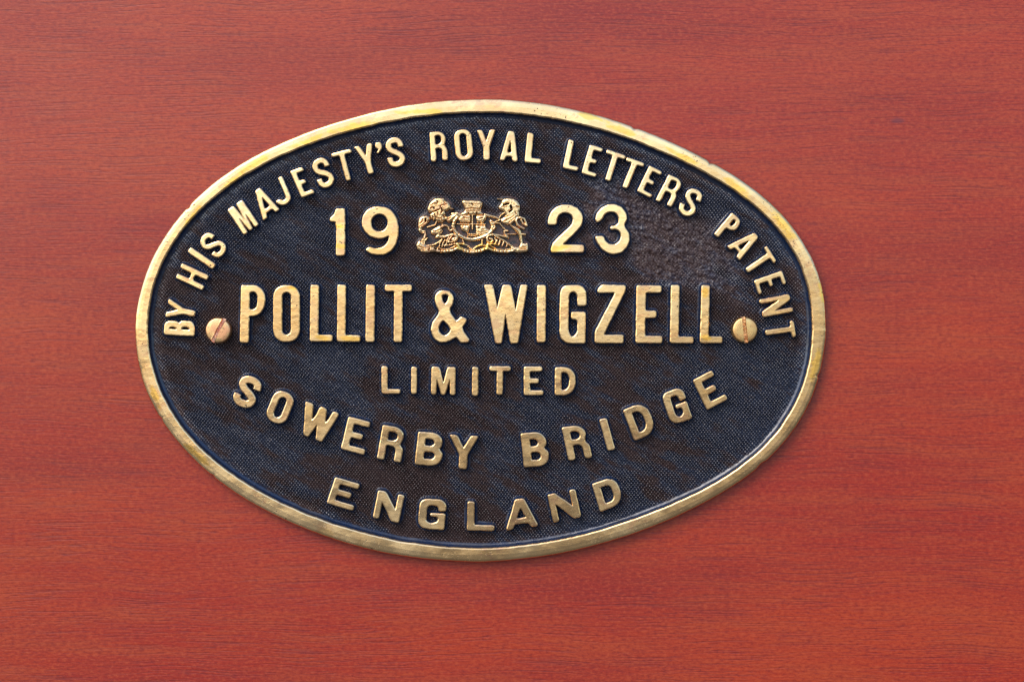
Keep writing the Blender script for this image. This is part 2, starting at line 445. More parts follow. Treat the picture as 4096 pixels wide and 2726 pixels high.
def field():
    st = 2.1
    xs = np.arange(560, 3290, st); ys = np.arange(420, 2222, st)
    PX, PY = np.meshgrid(xs, ys)
    x = (PX - CX) / AX; y = (PY - CY) / AY
    th = np.arctan2(y, x); r = np.hypot(x, y)
    tt = np.linspace(-np.pi, np.pi, 2000)
    ri = np.interp(th, tt, r_in(tt))
    inside = r < ri - 9 / 1100
    edge = np.clip((ri - r) * 1000 / 22 - .9, 0, 1)
    # the stipple: staggered studs 1.17 mm apart, rows 0.67 mm, slightly warped
    wx = (vnoise(PX / 90, PY / 90, 1) - .5) * 10 + (vnoise(PX / 13, PY / 13, 2) - .5) * 2.6
    wy = (vnoise(PX / 90, PY / 90, 3) - .5) * 8 + (vnoise(PX / 13, PY / 13, 4) - .5) * 2.2
    sl_ = (PX - CX) * .02
    f = np.cos(2 * np.pi * (PX + wx + (PY - CY) * .02) / 13.0) * np.cos(np.pi * (PY + wy + sl_) / 7.7)
    amp = 8.5 * (.55 + .9 * vnoise(PX / 9, PY / 9, 8))
    # diagonal brushed bands where the studs are clogged with paint
    a = math.radians(27); u = PX * math.cos(a) + PY * math.sin(a); v = -PX * math.sin(a) + PY * math.cos(a)
    band = .5 * vnoise(u / 200, v / 17, 12) + .5 * vnoise(u / 90, v / 40, 13)
    amp *= .35 + .95 * np.clip((band - .3) * 3, 0, 1)
    wp = worn_patch(PX, PY)
    amp *= 1 - .85 * wp
    h = amp * np.maximum(f, 0) ** .9 * edge
    h += (vnoise(PX / 5, PY / 5, 31) - .5) * (1.0 + 2.0 * wp) + (vnoise(PX / 14, PY / 14, 32) - .5) * (1.0 + 2.2 * wp)
    h += (vnoise(u / 60, v / 7, 33) - .5) * 1.3 + (vnoise(u / 26, v / 9, 35) - .5) * 4.5 * wp
    h += (vnoise(PX / 160, PY / 160, 34) - .5) * 3
    X = (PX - 2048) * S; Z = ZC + (1363 - PY) * S; Y = -(FIELD + h * S)
    keep = inside[:-1, :-1] & inside[1:, 1:] & inside[:-1, 1:] & inside[1:, :-1]
    rub = np.clip(np.maximum(f, 0) * (.72 + .5 * np.clip((band - .3) * 3, 0, 1)) * (.45 + .8 * vnoise(PX / 9, PY / 9, 8)) * (1 - .6 * wp) + .6 * wp * vnoise(PX / 6, PY / 6, 77) + .12 * (1 - edge), 0, 1)
    o = grid_mesh("stippled_field", X, Z, Y, keep, [PAINT], attr=rub, aname="rub", parent=plate, loc=w3(1922, 1320, 0))
field()

# ------------------------------------------------------------------ letters
def resample(c, step=7.0):
    out = []; n = len(c)
    for i in range(n):
        a, b = np.array(c[i], float), np.array(c[(i + 1) % n], float)
        m = max(1, int(round(np.linalg.norm(b - a) / step)))
        for k in range(m): out.append(a + (b - a) * k / m)
    return np.array(out)

def area(c):
    x, y = c[:, 0], c[:, 1]
    return .5 * np.sum(x * np.roll(y, -1) - np.roll(x, -1) * y)

def relief(name, contours, parent, top=TOP, draft=13.0, mats=None, label=None, round_=1, jit=.3, seed=0, brass_top=True, base=0.0):
    """raised shape: painted drafted sides, polished face. contours in picture pixels, first one the outer"""
    r = np.random.default_rng(seed)
    loops = []
    for ci, c in enumerate(contours):
        c = resample(c)
        if (area(c) < 0) == (ci == 0): c = c[::-1]       # outer positive, holes negative
        for _ in range(round_): c = c * .5 + (np.roll(c, 1, 0) + np.roll(c, -1, 0)) * .25
        j = r.normal(0, jit, len(c)); j = (j + np.roll(j, 1)) * .7
        t = np.roll(c, -1, 0) - np.roll(c, 1, 0); n = np.stack([t[:, 1], -t[:, 0]], 1)
        n /= np.linalg.norm(n, axis=1)[:, None] + 1e-9
        c = c + n * j[:, None]
        t = np.roll(c, -1, 0) - np.roll(c, 1, 0); n = np.stack([t[:, 1], -t[:, 0]], 1)
        n /= np.linalg.norm(n, axis=1)[:, None] + 1e-9
        e = np.roll(c, -1, 0) - c; e /= np.linalg.norm(e, axis=1)[:, None] + 1e-9
        en = np.stack([e[:, 1], -e[:, 0]], 1)
        cosv = np.clip(np.sum(n * en, 1), .55, 1)
        loops.append((c, n / cosv[:, None]))
    dz = top - base
    prof = [(draft, base), (draft * .68, base + dz * .09), (draft * .45, base + dz * .24), (draft * .27, base + dz * .48), (1.4, top - .0005), (.6, top - .00022), (-.6, top - .00010), (-3.2, top)]
    V, F, M, SM = [], [], [], []
    tops = []
    for c, n in loops:
        N = len(c); b0 = len(V)
        for off, h in prof:
            nn = n
            if off > 3:
                nn = n.copy()
                for _ in range(3): nn = nn * .5 + (np.roll(nn, 1, 0) + np.roll(nn, -1, 0)) * .25
            for x, y in c + nn * off: V.append(w3(x, y, h))
        for k in range(len(prof) - 1):
            for i in range(N):
                j = (i + 1) % N
                F.append((b0 + k * N + i, b0 + (k + 1) * N + i, b0 + (k + 1) * N + j, b0 + k * N + j))
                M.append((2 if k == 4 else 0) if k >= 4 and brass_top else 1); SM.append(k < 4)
        tops.append([b0 + (len(prof) - 1) * N + i for i in range(N)])
    polys = [[Vector((V[i][0], V[i][2], 0)) for i in tp] for tp in tops]
    flat = [i for tp in tops for i in tp]
    for t3 in geometry.tessellate_polygon(polys):
        a, b, c = (flat[i] for i in t3)
        ax, az = V[a][0], V[a][2]
        cr = (V[b][0] - ax) * (V[c][2] - az) - (V[c][0] - ax) * (V[b][2] - az)
        F.append((a, b, c) if cr > 0 else (a, c, b)); M.append(0 if brass_top else 1); SM.append(False)
    cc = loops[0][0].mean(0)
    o = make_mesh(name, V, F, mats or [BRASS, SKY_SIDE, EDGE], M, SM, parent, w3(cc[0], cc[1], 0))
    if label: o["label"] = label
    return o

# --- glyph outlines in a w x h box, y up; t = upright stroke, s = level stroke
def arc(cx, cy, rx, ry, a0, a1, n=8):
    return [(cx + rx * math.cos(math.radians(a0 + (a1 - a0) * i / n)), cy + ry * math.sin(math.radians(a0 + (a1 - a0) * i / n))) for i in range(n + 1)]
def rrect(x0, y0, x1, y1, r, k=1.25):
    ry = min(r * k, (y1 - y0) / 2)
    return arc(x1 - r, y1 - ry, r, ry, 0, 90) + arc(x0 + r, y1 - ry, r, ry, 90, 180) + arc(x0 + r, y0 + ry, r, ry, 180, 270) + arc(x1 - r, y0 + ry, r, ry, 270, 360)
def gL(w, h, t, s): return [[(0, 0), (w, 0), (w, s), (t, s), (t, h), (0, h)]]
def gI(w, h, t, s): return [[(0, 0), (w, 0), (w, h), (0, h)]]
def gT(w, h, t, s): return [[(w/2-t/2, 0), (w/2+t/2, 0), (w/2+t/2, h-s), (w, h-s), (w, h), (0, h), (0, h-s), (w/2-t/2, h-s)]]
def gE(w, h, t, s):
    m = h * .5
    return [[(0, 0), (w, 0), (w, s), (t, s), (t, m - s/2), (w*.76, m - s/2), (w*.76, m + s/2), (t, m + s/2), (t, h - s), (w*.94, h - s), (w*.94, h), (0, h)]]
def gH(w, h, t, s):
    m = h * .5
    return [[(0, 0), (t, 0), (t, m - s/2), (w-t, m - s/2), (w-t, 0), (w, 0), (w, h), (w-t, h), (w-t, m + s/2), (t, m + s/2), (t, h), (0, h)]]
def gP(w, h, t, s):
    b = h * .465; rx = min(w * .48, w - t); oy = (h - b) / 2
    out = [(0, 0), (t, 0), (t, b)] + arc(w - rx, b + oy * .9, rx, oy * .9, -90, 0, 6) + arc(w - rx, h - oy * .9, rx, oy * .9, 0, 90, 6) + [(0, h)]
    ir = max(rx - t * .85, 4); iy = oy * .9 - s * .9
    ins = [(t, b + s)] + arc(w - rx, b + oy * .9, ir, iy, -90, 0, 4) + arc(w - rx, h - oy * .9, ir, iy, 0, 90, 4) + [(t, h - s)]
    return [out, ins]
def gR(w, h, t, s):
    b = h * .44; ww = w * .94; rx = min(ww * .48, ww - t); oy = (h - b) / 2
    out = [(0, 0), (t, 0), (t, b)] + arc(w*.5, b - w*.22, w - t - w*.5, w*.22, 90, 0, 5) + [(w - t, 0), (w, 0), (w, b * .78), (w * .95, b*.98), (w*.84, b * 1.12)] + \
        [(ww*.97, b + oy * .72)] + arc(ww - rx, h - oy * .9, rx, oy * .9, 0, 90, 6) + [(0, h)]
    ir = max(rx - t * .85, 4); iy = oy * .9 - s * .9
    ins = [(t, b + s)] + arc(ww - rx, b + oy * .9 , ir, iy, -90, 0, 4) + arc(ww - rx, h - oy * .9, ir, iy, 0, 90, 4) + [(t, h - s)]
    return [out, ins]
def gB(w, h, t, s):
    m = h * .5; rx = w * .42; q = w * .95
    out = [(0, 0)] + arc(w - rx, rx*.8, rx, rx*.8, -90, 0, 6) + arc(w - rx*.55, m - rx*.42, rx*.55, rx*.42, 0, 60, 3) + \
        arc(q - rx*.5, m + rx*.45, rx*.5, rx*.42, -60, 0, 3) + arc(q - rx, h - rx*.8, rx, rx*.8, 0, 90, 6) + [(0, h)]
    i1 = [(t, s), (w - t*1.25, s), (w - t*.95, s*1.4), (w - t*.95, m - s*.8), (w - t*1.2, m - s*.42), (t, m - s*.42)]
    i2 = [(t, m + s*.5), (q - t*1.25, m + s*.5), (q - t*.95, m + s*.9), (q - t*.95, h - s*1.4), (q - t*1.25, h - s), (t, h - s)]
    return [out, i1, i2]
def gD(w, h, t, s):
    r = min(w * .55, h * .4)
    out = [(0, 0)] + arc(w - r, r, r, r, -90, 0, 7) + arc(w - r, h - r, r, r, 0, 90, 7) + [(0, h)]
    ir = max(r - t * .9, 6)
    ins = [(t, s)] + arc(w - t - ir, s + ir * 1.2, ir, ir * 1.2, -90, 0, 5) + arc(w - t - ir, h - s - ir * 1.2, ir, ir * 1.2, 0, 90, 5) + [(t, h - s)]
    return [out, ins]
def gO(w, h, t, s):
    return [rrect(0, 0, w, h, w * .42, 1.0), rrect(t, s, w - t, h - s, (w - 2 * t) * .5, 1.15)]
def gA(w, h, t, s):
    a = t * .62; c = w / 2
    def xl(y): return (c - a) * y / h
    y1, y2, ft = h * .16, h * .16 + s * .95, t
    return [[(0, 0), (ft, 0), (xl(y1) + t * 1.02, y1), (w - xl(y1) - t * 1.02, y1), (w - ft, 0), (w, 0), (c + a, h), (c - a, h)],
            [(xl(y2) + t * 1.02, y2), (w - xl(y2) - t * 1.02, y2), (c + 1, h * .68), (c - 1, h * .68)]]
def gM(w, h, t, s):
    c = w / 2
    return [[(0, 0), (t*.85, 0), (t*.95, h*.55), (c - t*.32, 0), (c + t*.32, 0), (w - t*.95, h*.55), (w - t*.85, 0), (w, 0), (w, h), (w - t*1.35, h), (c, h*.42), (t*1.35, h), (0, h)]]
def gN(w, h, t, s):
    return [[(0, 0), (t*.9, 0), (t*.9, h*.62), (w - t*1.15, 0), (w, 0), (w, h), (w - t*.9, h), (w - t*.9, h*.42), (t*1.2, h), (0, h)]]
def gY(w, h, t, s):
    c = w / 2
    return [[(c - t/2, 0), (c + t/2, 0), (c + t/2, h*.42), (w, h), (w - t*.95, h), (c, h*.62), (t*.95, h), (0, h), (c - t/2, h*.42)]]
def gJ(w, h, t, s):
    r = w / 2
    return [[(w - t, h)] + [(w - t, r * 1.05)] + arc(r, r * .95, r - t, (r*.95 - s), 0, -150, 6) + [(t * 1.0, r * .95)] + [(0, r * .9)] +
            arc(r, r * .95, r, r * .95, 195, 360, 9) + [(w, h)]]
def ribbon(pts, t, n=5):
    P = np.array(pts, float); Q = []
    E = np.vstack([2*P[0]-P[1], P, 2*P[-1]-P[-2]])
    for i in range(1, len(E) - 2):
        for k in range(n):
            u = k / n; a, b, c, d = E[i-1], E[i], E[i+1], E[i+2]
            Q.append(.5 * ((2*b) + (-a + c)*u + (2*a - 5*b + 4*c - d)*u*u + (-a + 3*b - 3*c + d)*u**3))
    Q.append(P[-1]); Q = np.array(Q)
    T = np.gradient(Q, axis=0); T /= np.linalg.norm(T, axis=1)[:, None]
    Nn = np.stack([-T[:, 1], T[:, 0]], 1) * t / 2
    return [tuple(p) for p in np.vstack([Q + Nn, (Q - Nn)[::-1]])]
def gS(w, h, t, s):
    c = [(1, .70), (.99, .80), (.90, .93), (.70, .99), (.45, 1.0), (.18, .95), (.02, .83), (.04, .69), (.24, .58), (.50, .50), (.76, .42), (.96, .31), (.98, .17), (.82, .05), (.55, 0), (.30, .01), (.10, .07), (.01, .19), (0, .30)]
    return [ribbon([(t/2 + x * (w - t), t/2 + y * (h - t)) for x, y in c], t, 3)]
G0 = [(1990,300),(2010,240),(2060,205),(2140,200),(2240,200),(2300,225),(2335,280),(2340,380),(2338,478),(2222,478),(2222,360),(2205,310),(2165,285),(2125,300),(2105,350),(2100,600),(2098,800),(2115,870),(2155,900),(2195,870),(2220,820),(2220,690),(2205,660),(2140,660),(2138,562),(2330,562),(2325,985),(2150,985),(2060,970),(2000,920),(1980,850),(1980,600)]
def gG(w, h, t, s):
    kx = [0, .325, .675, 1]; tx = [0, t / w, 1 - t / w, 1]; ky = [0, .115, .885, 1]; ty = [0, s / h, 1 - s / h, 1]
    return [[(np.interp((x - 1980) / 360, kx, tx) * w, np.interp((985 - y) / 785, ky, ty) * h) for x, y in G0]]
GL = dict(L=gL, I=gI, T=gT, E=gE, H=gH, P=gP, R=gR, B=gB, D=gD, O=gO, A=gA, M=gM, N=gN, Y=gY, J=gJ, S=gS, G=gG)

FR = dict(R1=(540, 700, 1.96), R2=(860, 480, 2.61375), R3=(1640, 460, 2.61375), R4=(2200, 460, 2.61375), R5=(2700, 800, 2.24),
          P1=(900, 1080, 2.945), P2=(1650, 1080, 3.3657), P3=(2250, 1080, 2.945), F4=(860, 1440, 3.92), F5=(1300, 1440, 2.1771),
          F6=(1950, 1440, 2.356), F7=(1900, 1850, 3.3657), FE=(1100, 1800, 2.1418), C=(1600, 740, 4.062), L=(1600, 770, 5.6))
def fr(f, p): ox, oy, s = FR[f]; return (ox + p[0] / s, oy + p[1] / s)

ROWS = [
 ("BY", [("B","R1",(463,1262),(467,1148),(226,1250),46), ("Y","R1",(455,1160),(484,1012),(236,1114),42)]),
 ("HIS", [("H","R1",(527,903),(578,788),(318,806),38), ("I","R1",(608,738),(634,700),(411,603),40), ("S","R1",(654,668),(737,563),(486,535),37)]),
 ("MAJESTY'S", [("M","R1",(852,470),(970,388),(722,275),44), ("A","R1",(1003,358),(1133,270),(895,156),38), ("J","R1",(1125,256),(1238,208),(1040,58),37),
   ("E","R2",(903,811),(1040,762),(783,537),52), ("S","R2",(1098,730),(1267,671),(994,433),54), ("T","R2",(1293,655),(1499,605),(1212,352),50), ("Y","R2",(1535,580),(1727,540),(1450,282),60),
   ("'","R2",[(1675,240),(1735,228),(1742,300),(1722,330),(1702,355),(1690,348),(1712,305),(1678,298)]), ("S","R2",(1815,502),(1998,477),(1772,197),56)]),
 ("ROYAL", [("R","R3",(222,487),(394,470),(203,182),52), ("O","R3",(485,480),(664,462),(455,162),52), ("Y","R3",(703,473),(898,466),(698,158),60), ("A","R3",(940,470),(1122,486),(968,162),50), ("L","R3",(1200,490),(1362,507),(1230,183),62)]),
 ("LETTERS", [("L","R3",(1598,552),(1752,586),(1662,255),55), ("E","R4",(330,607),(475,650),(418,308),54), ("T","R4",(504,651),(702,718),(597,358),54), ("T","R4",(690,728),(872,793),(808,440),52),
   ("E","R4",(912,795),(1052,866),(1042,527),52), ("R","R4",(1103,890),(1268,962),(1243,620),50), ("S","R4",(1321,1001),(1475,1086),(1465,738),50)]),
 ("PATENT", [("P","R5",(349,303),(443,386),(513,110),48), ("A","R5",(466,412),(577,540),(678,247),42), ("T","R5",(599,563),(686,701),(825,410),44), ("E","R5",(708,722),(750,845),(958,632),42),
   ("N","R5",(753,893),(790,1048),(1024,842),42), ("T","R5",(800,1115),(822,1262),(1062,1078),44)]),
 ("1923", [("1","R2",[(1263,925),(1357,925),(1358,1413),(1265,1420),(1268,1130),(1258,1062),(1197,1060),(1200,1025),(1245,985)]),
   ("9","R2",[(1535,1075),(1545,1000),(1590,940),(1650,908),(1725,903),(1800,915),(1860,960),(1900,1030),(1916,1110),(1915,1210),(1890,1300),(1840,1370),(1770,1405),(1700,1408),(1630,1395),(1573,1362),(1590,1340),(1612,1325),(1680,1345),(1740,1335),(1790,1300),(1818,1250),(1815,1205),(1770,1232),(1700,1240),(1620,1215),(1560,1160),(1538,1110)],
        [(1718 + 88 * math.cos(a), 1073 + 93 * math.sin(a)) for a in np.linspace(0, 2 * math.pi, 24, endpoint=False)]),
   ("2","R3",[(1443,1148),(1445,1090),(1470,1020),(1530,960),(1600,937),(1680,940),(1750,970),(1795,1025),(1808,1090),(1795,1145),(1764,1190),(1680,1275),(1598,1352),(1818,1358),(1818,1435),(1470,1435),(1475,1390),(1492,1340),(1540,1290),(1620,1215),(1690,1145),(1706,1090),(1690,1045),(1650,1022),(1600,1018),(1555,1045),(1535,1090),(1530,1145)]),
   ("3","R4",[(473,1090),(490,1030),(540,970),(610,935),(680,930),(750,960),(795,1020),(805,1090),(775,1150),(785,1175),(825,1230),(832,1310),(805,1380),(750,1435),(670,1455),(600,1440),(540,1400),(490,1330),(472,1270),(560,1262),(575,1310),(620,1350),(680,1355),(725,1320),(745,1270),(730,1215),(690,1190),(635,1200),(628,1165),(690,1155),(720,1120),(715,1060),(680,1015),(620,1010),(570,1035),(545,1090),(490,1125)])]),
 ("POLLIT", [("P","P1",(173,853),(458,853),(190,178),103), ("O","P1",(567,842),(878,842),(569,178),103), ("L","P1",(998,838),(1263,838),(1008,175),97), ("L","P1",(1318,840),(1590,842),(1325,172),97),
   ("I","P1",(1655,843),(1757,845),(1662,172),97), ("T","P1",(1880,845),(2193,845),(1885,172),97)]),
 ("&", [("&","P2",[(300,400),(310,330),(350,285),(420,268),(490,280),(535,320),(552,385),(545,450),(500,520),(505,570),(545,625),(590,690),(655,620),(733,662),(725,690),(668,775),(690,830),(768,935),(765,968),(650,975),(590,895),(540,930),(460,965),(370,970),(300,930),(258,860),(250,780),(270,700),(330,620),(362,560),(315,470)],
        [(393,370),(400,335),(440,322),(480,335),(478,400),(440,462),(405,420)], [(410,668),(380,710),(345,780),(360,830),(400,872),(440,882),(490,850),(520,800),(480,740)])]),
 ("WIGZELL", [("W","P2",[(965,195),(1080,195),(1140,515),(1212,200),(1322,197),(1388,548),(1455,197),(1550,195),(1420,985),(1318,985),(1252,595),(1200,985),(1115,985)]),
   ("I","P2",(1673,970),(1788,970),(1680,200),100), ("G","P2",G0),
   ("Z","P3",[(413,225),(465,170),(745,178),(745,240),(490,755),(495,762),(718,762),(715,860),(380,857),(382,730),(400,690),(620,270),(605,262),(415,270)]),
   ("E","P3",(862,857),(1172,860),(875,178),108), ("L","P3",(1268,857),(1540,860),(1280,175),98), ("L","P3",(1620,857),(1882,857),(1640,178),97)]),
 ("LIMITED", [("L","F5",(493,292),(655,290),(492,52),50), ("I","F5",(750,293),(797,293),(752,57),40), ("M","F5",(924,297),(1132,303),(928,55),50), ("I","F5",(1280,308),(1331,310),(1283,57),40),
   ("T","F6",(15,326),(212,326),(20,57),56), ("E","F6",(343,328),(525,328),(343,60),56), ("D","F6",(635,328),(827,328),(638,65),58)]),
 ("SOWERBY", [("S","F4",(238,654),(570,799),(440,191),112), ("O","F4",(765,906),(1080,1035),(957,439),108),
   ("W","F4",[(1420,643),(1540,682),(1520,938),(1575,880),(1645,735),(1700,735),(1748,765),(1728,980),(1775,935),(1850,805),(1935,822),(1925,880),(1800,1080),(1668,1283),(1578,1245),(1600,1010),(1540,1090),(1455,1205),(1385,1165)]),
   ("E","F5",(138,770),(340,822),(205,490),60), ("R","F5",(452,855),(658,889),(503,562),60), ("B","F5",(782,905),(1010,922),(812,622),68), ("Y","F5",(1073,937),(1326,950),(1085,648),70)]),
 ("BRIDGE", [("B","F6",(345,1008),(585,988),(312,690),76), ("R","F6",(765,943),(985,912),(700,635),66), ("I","F6",(1134,850),(1203,838),(1053,557),60), ("D","F6",(1385,757),(1598,672),(1277,470),68),
   ("G","F6",(1738,614),(1939,541),(1632,321),66), ("E","F6",(2070,468),(2263,366),(1935,190),66)]),
 ("ENGLAND", [("E","FE",(443,450),(665,517),(517,228),56), ("N","FE",(838,575),(1060,620),(885,340),56), ("G","FE",(1225,668),(1458,680),(1236,412),64), ("L","FE",(1645,682),(1878,688),(1650,438),58),
   ("A","FE",(1980,682),(2255,645),(1957,434),60), ("N","F7",(1058,800),(1430,722),(975,430),86), ("D","F7",(1685,652),(2002,540),(1575,287),96)]),
]
seed = 100
ords = ["first", "second", "third"]
for word, gl in ROWS:
    cnt = {}
    for g in gl:
        seed += 1; ch, f = g[0], g[1]
        if isinstance(g[2], list):
            cons = [[fr(f, p) for p in c] for c in g[2:]]
        else:
            BL, BR, TL = (np.array(fr(f, p)) for p in g[2:5]); t = g[5] / FR[f][2]
            r, u = BR - BL, TL - BL; w, h = np.linalg.norm(r), np.linalg.norm(u)
            if ch in "O": pass
            s = t * .78 if ch in "LTEHPRBDOGA" else t
            cons = [[tuple(BL + r / w * x + u / h * y) for x, y in c] for c in GL[ch](w, h, t, s)]
        nm = "numeral" if ch.isdigit() else "ampersand" if ch == "&" else "apostrophe" if ch == "'" else "letter"
        tot = sum(1 for q in gl if q[0] == ch); cnt[ch] = cnt.get(ch, 0) + 1
        where = "of the year " + word if nm == "numeral" else "of " + word
        lab = {"ampersand": "raised brass ampersand between POLLIT and WIGZELL", "apostrophe": "raised brass apostrophe in MAJESTY'S"}.get(nm) or \
              ("%sraised brass %s %s %s" % ((ords[cnt[ch] - 1] + " ") if tot > 1 else "", nm, ch, where))
        relief(nm, cons, plate, label=lab, seed=seed)

# ------------------------------------------------------------------ the coat of arms
crest = empty("crest", w3(1890, 900, 0), plate)
crest["label"] = "small raised coat of arms between 19 and 23, two beasts holding a crowned shield"
BACK = [(250,950),(300,880),(380,850),(290,740),(290,560),(340,490),(430,440),(450,340),(500,240),(580,200),(720,200),(820,260),(880,380),(760,480),(900,440),(1010,430),(1040,370),(995,290),(1020,240),(1320,240),(1350,290),(1320,400),(1360,450),(1480,470),(1600,500),(1680,430),(1590,370),(1640,280),(1620,210),(1760,200),(1880,225),(1950,300),(1960,420),(1950,500),(2040,530),(2100,680),(2070,820),(2020,900),(2100,930),(2100,1080),(1950,1110),(1850,1090),(1700,1110),(1560,1095),(1440,1050),(1300,1105),(1170,1120),(1050,1100),(900,1060),(750,1100),(620,1095),(540,1075),(440,1120),(320,1105)]
relief("backing", [[fr("C", p) for p in BACK]], crest, mats=[BRASS, RECESS], top=.0008, draft=8, seed=5, brass_top=False, round_=2)

